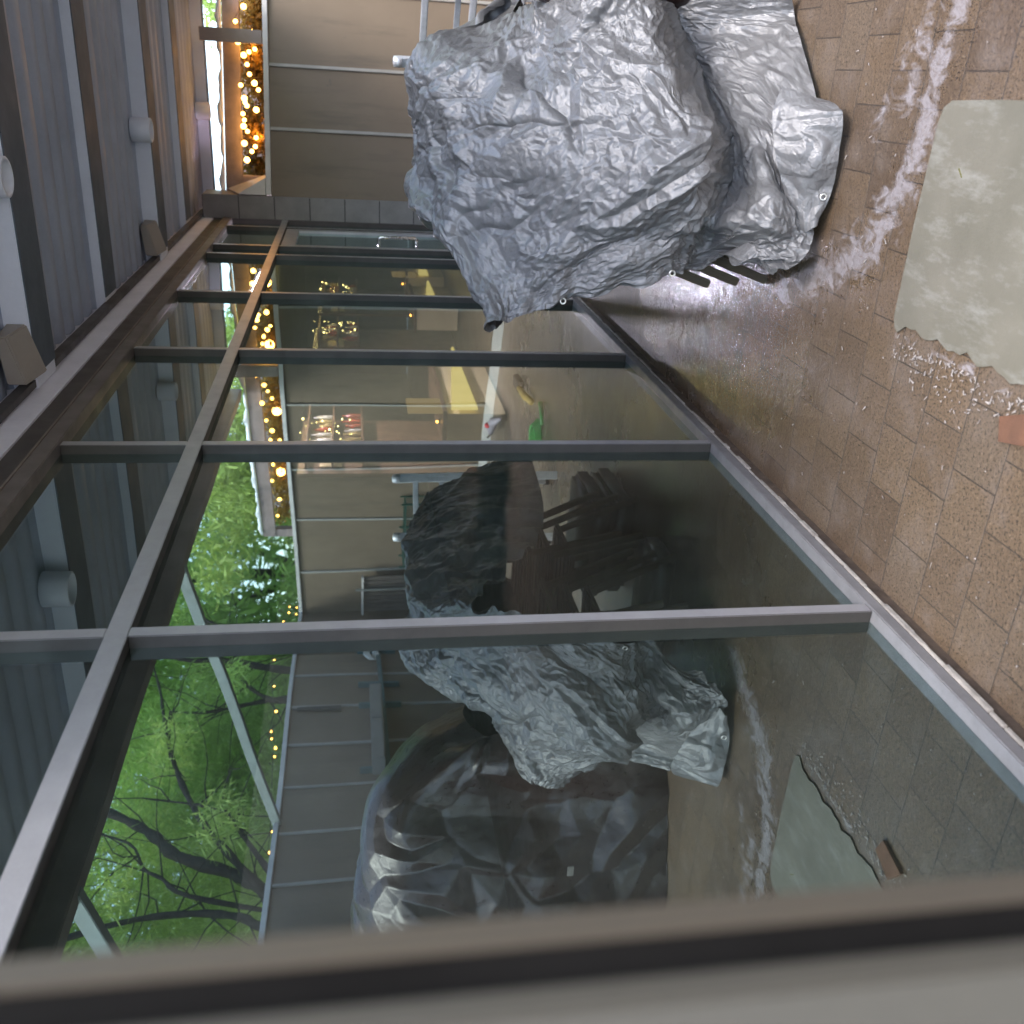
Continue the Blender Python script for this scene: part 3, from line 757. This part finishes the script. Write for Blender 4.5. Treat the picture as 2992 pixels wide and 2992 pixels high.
st = empty('silver_tarp', (1.0, 3.8, 0), 'crumpled silver tarpaulin draped over stacked patio chairs', 'tarpaulin')
SILVER = [
 [(.65,5.1,.55),(.75,5.2,.68),(.85,5.3,.72),(.98,5.35,.75),(1.1,5.38,.75),(1.25,5.35,.75),(1.42,5.3,.7),(1.55,5.2,.5)],
 [(.60,4.75,.52),(.70,4.8,.90),(.82,4.85,1.10),(.95,4.95,1.16),(1.08,5.0,1.17),(1.22,5.0,1.16),(1.4,5.0,1.06),(1.6,4.9,.7)],
 [(.58,4.05,.60),(.66,4.2,.95),(.80,4.26,1.235),(.95,4.3,1.225),(1.08,4.3,1.205),(1.2,4.3,1.22),(1.36,4.35,1.14),(1.58,4.4,.80)],
 [(.56,3.50,.86),(.64,3.68,1.04),(.772,3.75,1.268),(.906,3.9,1.255),(1.031,3.9,1.238),(1.187,3.9,1.255),(1.335,4.0,1.20),(1.502,4.35,.91)],
 [(.505,3.18,1.01),(.60,3.32,1.07),(.788,3.5,1.143),(.947,3.55,1.106),(1.082,3.58,1.107),(1.214,3.6,1.122),(1.338,3.7,1.042),(1.524,3.97,.851)],
 [(.531,3.17,.956),(.625,3.25,.925),(.757,3.3,.901),(.912,3.33,.882),(1.075,3.33,.893),(1.21,3.4,.889),(1.35,3.6,.827),(1.525,3.72,.808)],
 [(.59,3.2,.787),(.69,3.18,.752),(.809,3.15,.722),(.964,3.12,.721),(1.107,3.15,.716),(1.244,3.25,.717),(1.384,3.35,.729),(1.562,3.42,.763)],
 [(.65,3.17,.607),(.729,3.12,.604),(.846,3.08,.593),(.98,3.02,.592),(1.131,3.02,.599),(1.282,3.15,.612),(1.417,3.28,.636),(1.585,3.38,.673)],
 [(.704,3.139,.434),(.771,3.1,.437),(.881,3.03,.428),(1.015,2.95,.419),(1.152,2.98,.406),(1.309,3.12,.48),(1.443,3.25,.524),(1.592,3.38,.56)],
 [(.713,3.2,.298),(.792,3.2,.297),(.899,3.10,.308),(1.04,3.22,.227),(1.17,3.32,.231),(1.32,3.52,.291),(1.46,3.62,.348),(1.60,3.66,.423)],
 [(.772,3.12,.262),(.827,3.0,.233),(.911,2.95,.187),(1.05,3.06,.177),(1.19,3.23,.182),(1.335,3.41,.206),(1.455,3.52,.241),(1.58,3.58,.288)],
 [(.761,2.95,.150),(.785,2.92,.09),(.865,2.93,.04),(.953,2.98,.04),(1.093,3.03,.03),(1.271,3.1,.03),(1.48,3.36,.02),(1.58,3.42,.03)]]
OCT = [(.42, .075), (.22, .052), (.12, .030), (.068, .019), (.038, .0095), (.021, .0042)]
def sfold(u, v, U, V):
    # long folds running down the glass-side face
    H = .014*np.exp(-(u/.13)**2)*np.sin(V*34+2*np.sin(V*5))
    g = np.random.default_rng(17)
    # overlapped folds with one sharp lip: (u0, v0, u1, v1, height)
    L = [(.30, .56, .62, .47, .026), (.60, .44, .80, .54, .024), (.15, .50, .40, .66, .022), (.45, .70, .80, .60, .026),
         (.08, .62, .30, .78, .018), (.70, .66, .92, .74, .025), (.35, .80, .60, .86, .022), (.55, .55, .58, .72, .02)]
    for a in range(14):
        x, y, t = g.uniform(.1, .9), g.uniform(.15, .85), g.uniform(0, 3.14); l = g.uniform(.06, .16)
        L.append((x-l*math.cos(t), y-l*math.sin(t), x+l*math.cos(t), y+l*math.sin(t), g.uniform(.008, .016)))
    um, vm = U.max(), V.max()
    for u0, v0, u1, v1, h in L:
        ax, ay, bx, by = u0*um, v0*vm, u1*um, v1*vm
        l = math.hypot(bx-ax, by-ay); tx, ty = (bx-ax)/l, (by-ay)/l
        t = ((U-ax)*tx+(V-ay)*ty)/l
        d = -(U-ax)*ty+(V-ay)*tx+.018*np.sin(t*9+u0*30)+.008*np.sin(t*23+v0*40)
        wdw = np.clip(np.minimum(t, 1-t)*4, 0, 1)
        H += h*wdw*np.where(d > 0, np.exp(-np.maximum(d, 0)/.07), np.exp(np.minimum(d, 0)/.010))
    return H
cl = sheet('sheet', SILVER, 560, 900, OCT, M_SILVER, st, 2.3, sfold)
FLAP = [[(.896,2.97,.088),(1.003,2.98,.144),(1.112,2.98,.193),(1.228,3.02,.203),(1.302,3.05,.17)],
        [(.886,2.93,.075),(1.01,2.93,.099),(1.12,2.92,.131),(1.225,2.95,.143),(1.291,3.0,.134)],
        [(.905,2.915,.055),(1.013,2.91,.06),(1.118,2.89,.08),(1.235,2.90,.09),(1.28,2.97,.1)],
        [(.919,2.93,.041),(1.016,2.9,.022),(1.117,2.88,.030),(1.241,2.88,.045),(1.271,2.95,.06)]]
fp = sheet('hem_flap', FLAP, 170, 70, [(.12, .02), (.06, .010), (.03, .005)], M_SILVER, st, 9.1)
for c, nn in (((.596, 3.185, .785), (.2, -1, .2)), ((.712, 3.12, .43), (.1, -1, .1)), ((1.0, 2.895, .05), (0, -1, .3))): grommet(c, nn, cl if c[2] > .1 else fp)

# brown tarp
bt = empty('brown_tarp', (1.9, 3.8, 0), 'glossy dark brown tarpaulin over a tall pile beside the silver one', 'tarpaulin')
e0 = np.array([.93, -.37, 0]); n0 = np.array([.37, .93, 0]); O = np.array([1.52, 3.60, 0])
def bp(s, d, z): return tuple(O+e0*s+n0*d+np.array([0, 0, z]))
SS = [0, .12, .36, .62, .9, 1.2, 1.5]
rim = [.85, 1.10, 1.27, 1.30, 1.29, 1.24, 1.05]; hump = [.95, 1.2, 1.42, 1.49, 1.53, 1.48, 1.2]
BROWN = [[bp(s, .02*math.sin(i*2.1), .0) for i, s in enumerate(SS)],
         [bp(s, .0+.05*math.cos(i*2.6), .42) for i, s in enumerate(SS)],
         [bp(s, .03+.05*math.sin(i*3.0+1), .85) for i, s in enumerate(SS)],
         [bp(s, .07, q) for s, q in zip(SS, rim)],
         [bp(s, .30, q) for s, q in zip(SS, hump)],
         [bp(s, .62, q-.03) for s, q in zip(SS, hump)],
         [bp(s, .85, q-.15) for s, q in zip(SS, rim)],
         [bp(s, .92, .5) for s in SS], [bp(s, .95, .0) for s in SS]]
FLIP = True
sheet('sheet', BROWN, 240, 380, [(.55, .09), (.27, .05), (.12, .008), (.06, .002)], M_BROWN, bt, 5.2)
FLIP = False
MB().box(2.03, 2.09, 3.255, 3.262, .50, .53, .002).build('buckle', M_BRASS, bt)

# ------------------------------------------------------------------ chairs under the silver tarp
def make_chair(loc, label):
    e = empty('patio_chair', (0, 0, 0), label, 'chair', 'patio chairs stacked under the silver tarp')
    s = MB(); s.box(-.22, .22, -.21, .21, .425, .45, .008)
    for k in range(5): s.box(-.20, .20, -.19+.08*k, -.14+.08*k, .451, .458, .002)
    s.build('seat', M_CHAIR, e)
    b = MB(); b.hexa([(.15, -.17, .46), (.18, -.17, .46), (.18, .17, .46), (.15, .17, .46), (.16, -.14, .80), (.185, -.14, .80), (.185, .14, .80), (.16, .14, .80)], .008)
    b.build('backrest', M_CHAIR, e)
    for sx in (-1, 1):
        for sy in (-1, 1):
            MB().bar((-.33 if sx < 0 else .12, sy*.24, 0), (sx*.19, sy*.17, .425), .032, .024, (0, 1, 0), .004).build('leg', M_LEG, e)
    e.location = loc
    return e
def copy_tree(o, parent=None):
    c = o.copy(); COL.objects.link(c)
    if parent: c.parent = parent
    for ch in o.children: copy_tree(ch, c)
    return c
ch0 = make_chair((.99, 3.56, 0), 'dark patio chair at the floor, front of the tarp, bronze feet showing')
labs = ['second chair up in the front stack under the silver tarp', 'top chair of the front stack under the silver tarp']
for k, lb in enumerate(labs):
    c = copy_tree(ch0); c.location = (.99-.012*(k+1), 3.56+.01*(k+1), .105*(k+1)); c['label'] = lb
labs = ['bottom chair of the rear stack under the silver tarp', 'second chair up in the rear stack under the silver tarp', 'top chair of the rear stack under the silver tarp']
for k, lb in enumerate(labs):
    c = copy_tree(ch0); c.location = (1.0-.012*k, 4.25+.01*k, .105*k); c['label'] = lb

for (x, y, z, lb) in ((.99, 4.75, .0, 'black block added for the shade on the floor under the back of the silver tarp'), (1.0, 4.72, .13, 'black shade block lying on another one under the back of the silver tarp'), (.96, 3.93, .0, 'black block added for the shade on the floor between the two chair stacks')):
    q = MB().box(x-.30, x+.26, y-.17 if y < 4 else y-.26, y+.10 if y < 4 else y+.26, z+.003, z+.125, .03).build('shade_block', M_CHAIR, None, True)  # black blocks added to fill in the dark shade under the tarp
    tag(q, lb, 'shade_block', 'black shade blocks added under the tarp')

# ------------------------------------------------------------------ ladder
ld = empty('ladder', (1.4, 6.25, 0), 'folding aluminium ladder with blue caps standing behind the silver tarp', 'ladder')
la, lb_ = Vector((1.34, 6.40, 0)), Vector((1.72, 6.16, 0))
dd = (lb_-la).normalized(); nn = Vector((dd.y, -dd.x, 0)).normalized()
for base in (la, lb_):
    ra = MB().bar(base+nn*.0, base+nn*.02+Vector((0, 0, 1.20)), .028, .065, dd, .003).build('rail', M_LADDER, ld)
    rb = MB().bar(base-nn*.30+Vector((0, 0, .03)), base-nn*.02+Vector((0, 0, 1.02)), .024, .05, dd, .003).build('rail', M_LADDER, ld)
    MB().bar(base-nn*.31+Vector((0, 0, .0)), base-nn*.30+Vector((0, 0, .045)), .03, .06, dd, .004).build('foot', M_BLACK, rb)
    MB().lathe(base+nn*.02+Vector((0, 0, 1.2)), [(.03, -.02), (.034, 0), (.03, .03), (.012, .035)], 12).build('hinge', M_LADDER, ra, True)
for z in (.22, .50, .78, 1.06):
    MB().bar(la+nn*.01+Vector((0, 0, z)), lb_+nn*.01+Vector((0, 0, z)), .03, .04, bev=.006).build('rung', M_LADDER, ld)
for z in (.30, .58, .86):
    o = -nn*(.30-.28*z/1.02); MB().bar(la+o+Vector((0, 0, z)), lb_+o+Vector((0, 0, z)), .024, .034, bev=.005).build('rung', M_LADDER, ld)
for q in (la, lb_): MB().box(q.x-.022, q.x+.022, q.y-.022, q.y+.022, 1.035, 1.085, .004).build('end_cap', M_BLUE, ld)
MB().bar(lb_-nn*.05+Vector((0, 0, .9)), lb_-nn*.25+Vector((0, 0, .2)), .012, .012).build('brace', M_LADDER, ld)

# ------------------------------------------------------------------ mat, debris
pts = [(.70, 2.40), (.712, 2.42), (.74, 2.432), (1.0, 2.436), (1.24, 2.43), (1.275, 2.42), (1.293, 2.39), (1.30, 2.2), (1.31, 1.3)]
edge = [(.72+.006*math.sin(k*1.3)+rnd.uniform(-.007, .007), 1.3+.026*k) for k in range(0, 42)]
mt = MB().poly(pts+edge, .0045, .0068).build('floor_mat', M_MAT)
tag(mt, 'worn beige floor mat with rounded corner and one torn edge', 'mat')
fk = MB(); g = random.Random(3)
for _ in range(520):
    t = g.random(); cx0 = .69-abs(g.gauss(0, .055)); cy0 = 1.25+1.15*t
    if g.random() < .25: cx0, cy0 = g.uniform(.1, 2.0), g.uniform(1.5, 3.0)
    if .705 < cx0 < 1.31 and cy0 < 2.44: continue
    a = g.uniform(0, 6.28); L = .003+.014*g.random()**2; W = g.uniform(.0006, .003)
    d = Vector((math.cos(a), math.sin(a), g.uniform(-.1, .35))); s_ = Vector((-math.sin(a), math.cos(a), 0))*W; c = Vector((cx0, cy0, .004+g.random()*.003))
    v = [c-s_, c+s_, c+d*L+s_*.4, c+d*L-s_*.4]
    vv = [fk.bm.verts.new((q.x, q.y, max(q.z, .003))) for q in v]; ww = [fk.bm.verts.new((q.x, q.y, max(q.z, .003)+.0012)) for q in v]
    fk.bm.faces.new(vv[::-1]); fk.bm.faces.new(ww)
    for i in range(4): fk.bm.faces.new((vv[i], vv[(i+1) % 4], ww[(i+1) % 4], ww[i]))
tag(fk.build('peeling_flakes', M_FLAKE), 'pale peeling flakes and chips scattered along the torn mat edge', 'debris', kind='stuff')
sh = MB().poly([(.575, 1.875), (.63, 1.895), (.665, 1.81), (.60, 1.77)], .003, .014).build('clay_shard', M_CLAY)
tag(sh, 'orange brown shard of broken tile lying beside the torn mat', 'shard')
tag(MB().hexa([(1.139, 2.294, .0072), (1.142, 2.292, .0072), (1.122, 2.271, .0072), (1.120, 2.273, .0072), (1.139, 2.294, .0084), (1.142, 2.292, .0084), (1.122, 2.271, .0084), (1.120, 2.273, .0084)]).build('leaf', M_LEAFLET), 'single thin green leaf lying on the beige mat', 'leaf')

# ------------------------------------------------------------------ clutter behind the tarp (seen in the glass)
hs = empty('garden_hose', (1.45, 7.2, 0), 'bright green coiled hose on the floor behind the ladder', 'hose')
pts = [(1.25+.11*math.cos(t)+.002*t, 7.1+.16*math.sin(t), .02+.012*(t/6.28)) for t in np.arange(0, 25, .35)]
pts += [(1.40, 7.35, .02), (1.7, 7.75, .012), (1.9, 8.1, .012), (2.1, 8.25, .012)]
MB().tube(pts, .011, 8).build('coil', M_GREEN, hs, True)
MB().tube([(1.02, 7.12, .02), (1.06, 7.0, .03), (1.12, 6.95, .03)], [.02, .016, .012], 8).build('nozzle', M_GREEN, hs, True)
tb = empty('scrub_brush', (1.15, 7.9, 0), 'long brush with yellow handle and black head on the floor', 'brush')
MB().tube([(1.12, 7.45, .03), (1.14, 7.65, .05), (1.14, 7.9, .06)], [.028, .03, .024], 10).build('handle', M_YEL, tb, True)
MB().box(1.08, 1.2, 7.92, 8.2, .012, .07, .01).build('head', M_BLACK, tb)
um = empty('folded_umbrella', (1.75, 8.6, 0), 'folded grey umbrella with red knob leaning on the end wall base', 'umbrella')
MB().tube([(1.62, 8.55, .10), (1.72, 8.75, .14), (1.86, 9.0, .12), (2.0, 9.2, .09)], [.012, .045, .05, .02], 10).build('canopy', M_CLOTHG, um, True)
MB().sphere((1.78, 8.82, .185), .03).build('knob', M_RED, um, True)
MB().tube([(2.0, 9.2, .09), (2.1, 9.34, .10)], .009, 6).build('shaft', M_BLACK, um)
# wire rack before the end wall
wr = empty('wire_rack', (3.5, 9.8, 0), 'dark green wire rack standing against the end wall', 'rack')
def wp(x, o, z): return (x, Yw(x)-o, z)
fr = MB()
for x in (3.12, 3.62, 4.08):
    for o in (.04, .30): fr.tube([wp(x, o, 0), wp(x, o, .98)], .011, 6)
fr.build('post', M_WIRE, wr)
for z in (.15, .55, .93):
    q = MB()
    for k in range(21): x = 3.12+.96*k/20; q.tube([wp(x, .04, z), wp(x, .30, z)], .004, 4)
    for o in (.04, .17, .30): q.tube([wp(3.12, o, z-.01), wp(4.08, o, z-.01)], .006, 4)
    q.build('shelf', M_WIRE, wr)
q = MB()
for k in range(25): x = 3.12+.96*k/24; q.tube([wp(x, .035, .15), wp(x, .035, .95)], .004, 4)
q.build('back_grid', M_WIRE, wr)
# brown gate in the corner
gt = empty('gate', (4.7, Yw(4.7)-.1, 0), 'low brown slatted gate with white rail in the patio corner', 'gate')
q = MB()
for k in range(9): x = 4.32+.07*k; q.hexa(along(x, x+.06, -.14, 0, .02, .06, 1.40))
q.build('slat_panel', M_GATE, gt)
MB().hexa(along(4.30, 4.98, -.16, -.02, .04, 1.403, 1.43)).build('top_rail', M_CAP, gt)
MB().hexa(along(4.50, 4.53, -.17, -.02, .0, .05, 1.50)).build('stile', M_CAB, gt)
# rail, rope and cabinet on the fence
rl = empty('wall_rail', (4.85, 8.6, 1.24), 'thin blue green rail fixed along the side fence', 'rail')
MB().bar((Xf(9.75)-.07, 9.75, 1.26), (Xf(6.9)-.07, 6.9, 1.23), .03, .05).build('rail', M_RAIL, rl)
for y in (9.5, 8.72, 8.3, 7.2): MB().box(Xf(y)-.085, Xf(y)-.002, y-.015, y+.015, 1.05, 1.50, .003).build('bracket', M_RAIL, rl)
rp = empty('rope_coil', (4.85, 9.4, 1.3), 'white rope coiled over the blue green rail', 'rope')
MB().tube([(Xf(9.4)-.09+.02*math.sin(t*2), 9.40+.13*math.cos(t), 1.30+.06*math.sin(t)+.004*t) for t in np.arange(0, 20, .3)], .012, 6).build('coil', M_ROPE, rp, True)
cbt = empty('wall_cabinet', (4.7, 7.7, 1.0), 'flat grey metal box fixed along the side fence beside the rail', 'cabinet')
MB().box(Xf(7.7)-.26, Xf(7.7)-.075, 7.15, 8.30, 1.26, 1.385, .006).build('body', M_CAB, cbt)
for k in range(2): MB().box(Xf(7.7)-.272, Xf(7.7)-.262, 7.17+.57*k, 7.71+.57*k, 1.27, 1.375, .003).build('door', M_CAB, cbt)
bh = empty('dark_brush', (4.8, 8.27, 1.75), 'black bristled brush hanging on the side fence', 'brush')
MB().tube([(Xf(8.27)-.05, 8.27, 1.68), (Xf(8.27)-.05, 8.27, 2.12)], [.03, .022], 8).build('bristles', M_BLACK, bh)
MB().tube([(Xf(8.27)-.05, 8.27, 2.12), (Xf(8.27)-.05, 8.27, 2.17)], .01, 6).build('handle', M_GATE, bh)

# ------------------------------------------------------------------ interior behind the glass
tag(MB().box(-6.5, -.09, -1.6, 26, -.08, -.01).build('interior_floor', paint('interior_floor', (.12, .09, .06), .35, 0, .2, 3)), kind='structure')
rm = empty('interior_room', (-3, 10, 0), 'dim interior room behind the glass with grey green walls', 'room')
MB().box(-6.6, -6.5, -1.7, 26.1, -.1, 2.9).build('back_wall', M_INWALL, rm)
MB().box(-6.5, -.10, -1.6, 26, 2.72, 2.9).build('ceiling', M_INCEIL, rm)
MB().box(-6.5, -.10, -1.7, -1.61, 0, 2.9).build('side_wall', M_INWALL, rm)
MB().box(-6.5, -.10, 26.01, 26.1, 0, 2.9).build('side_wall', M_INWALL, rm)
MB().box(-.20, -.10, 9.40, 26, 0, 2.9).build('outer_wall', M_INWALL, rm)
tl = empty('glare_lamp', (-.73, 9.5, 2.4), 'unseen cool white lamp added behind the transom for the floor glare', 'light fixture')  # unseen lamp added to throw the glare onto the wet floor
MB().box(-.80, -.66, 8.9, 10.2, 2.422, 2.45, .004).build('added_lamp_housing', M_BEAM, tl)
MB().tube([(-.73, 8.95, 2.402), (-.73, 10.15, 2.402)], .019, 10).build('tube', emit('glare_tube', (1.0, .76, 1.05), 260), tl)  # tube of the added unseen glare lamp
for y in (9.1, 10.0): MB().box(-.735, -.725, y-.005, y+.005, 2.451, 2.719).build('added_lamp_hanger', M_BLACK, tl)
M_COUNTERGLOW = emit('counter_glow', (1, .66, .22), .34)
M_FRONTGLOW = emit('front_glow', (.9, .50, .20), .10)
def bay(y0, y1, lab, seed, wedge):
    g = random.Random(seed); x = -2.35
    e = empty('bar_shelf', (x, (y0+y1)/2, 0), lab[0], 'shelf', 'lit bar shelves inside')
    MB().box(x-.04, x, y0-.1, y1+.1, 0, 2.05).build('back_board', M_WOOD, e)
    MB().box(x+.001, x+.012, y0+.05, y0+.05+(y1-y0)*.45, 1.62, 1.84).build('mirror_panel', M_CREAM, e)
    for z in (1.42, 1.72, 1.98): MB().box(x+.013, x+.22, y0, y1, z-.018, z).build('shelf', M_WOOD, e)
    for k in range(26): MB().sphere((x+.16, y0+.1+(y1-y0-.2)*g.random(), g.uniform(1.46, 2.06)), g.choice((.003, .004, .005, .007, .011))).build('bulb_or_glint', M_GLINT, e, True)  # tiny glowing spheres stand in for glints among the bottles
    for k, z in enumerate((1.421, 1.721)):
        y = y0+.06
        while y < y1-.06:
            h = g.uniform(.12, .23); rr = g.uniform(.022, .034)
            b = MB().lathe((x+.12, y, z), [(rr, 0), (rr, h*.6), (rr*.4, h*.78), (rr*.36, h)], 10).build('bottle', g.choice([M_BOT, M_BOT2, M_BOT3]), None, True)
            tag(b, 'glass bottle on a lit shelf inside, behind the glass wall', 'bottle', 'bottles on the lit shelves'); y += g.uniform(.09, .2)
    t = empty('counter', (x+.5, (y0+y1)/2, 0), lab[1], 'counter', 'lit counters inside')
    MB().box(x+.30, x+.62, y0-.1, y1+.35, .02, .60).build('body', M_CREAM, t)
    MB().box(x+.27, x+.66, y0-.13, y1+.38, .602, .64, .004).build('worktop', M_WOOD, t)
    MB().sphere((x+.45, y0+.15, .672), .013).build('candle', M_AMBER, t, True)
    MB().lathe((x+.45, y0+.15, .641), [(.035, 0), (.02, .02)], 10).build('candle_holder', M_BLACK, t)
    l = bpy.data.lights.new('bar_lamp', 'POINT'); l.energy = 6; l.color = (1, .66, .25); l.shadow_soft_size = .06
    o = bpy.data.objects.new('bar_lamp', l); COL.objects.link(o); o.location = (x+.55, (y0+y1)/2+.1, 2.2)
    # glowing wedge stands in for lamplight on the counter front, tapering away
    ya, za, zb, yb, zc = wedge
    q = x+.66
    MB().hexa([(q, ya, za), (q+.02, ya, za), (q+.02, yb, zc-.015), (q, yb, zc-.015), (q, ya, zb), (q+.02, ya, zb), (q+.02, yb, zc+.015), (q, yb, zc+.015)]).build('glow_wedge', M_COUNTERGLOW, t)
    MB().box(x+.621, x+.63, ya, ya+.45, zb+.03, zb+.42).build('front_glow', M_FRONTGLOW, t)  # weak emission in place of lamplight falling on the counter
bay(8.85, 10.2, ('warmly lit bar shelf of bottles, nearest of the three inside', 'cream fronted counter below the nearest lit bar shelf'), 61, (8.75, .30, .56, 11.0, .33))
bay(13.4, 14.4, ('warmly lit bar shelf of bottles, middle one inside', 'cream fronted counter below the middle lit bar shelf'), 62, (13.45, .30, .47, 14.9, .33))
bay(15.6, 17.3, ('warmly lit bar shelf of bottles, farthest one inside', 'cream fronted counter below the farthest lit bar shelf'), 63, (15.4, .28, .44, 17.6, .31))

# ------------------------------------------------------------------ door jamb close to the camera
jb = empty('door_leaf', (.9, .27, 0), 'blurred beige door leaf edge with dark gasket close to the lens', 'door')
MB().box(.30, .9665, .2705, .2835, -.04, 2.45).build('outer_face', M_JAMB, jb)
MB().box(.30, .9630, .2505, .270, -.04, 2.45).build('gasket', M_GASK, jb)
MB().box(.30, .9665, .236, .250, -.04, 1.80, .002).build('inner_face', M_JAMBW, jb)
MB().box(.30, .9665, .236, .250, 1.8015, 2.45, .002).build('inner_face', M_JAMBW, jb)
MB().box(.9635, .966, .2505, .270, -.04, 1.19, .001).build('edge_filler', M_JAMBW, jb)
bpy.context.view_layer.update()
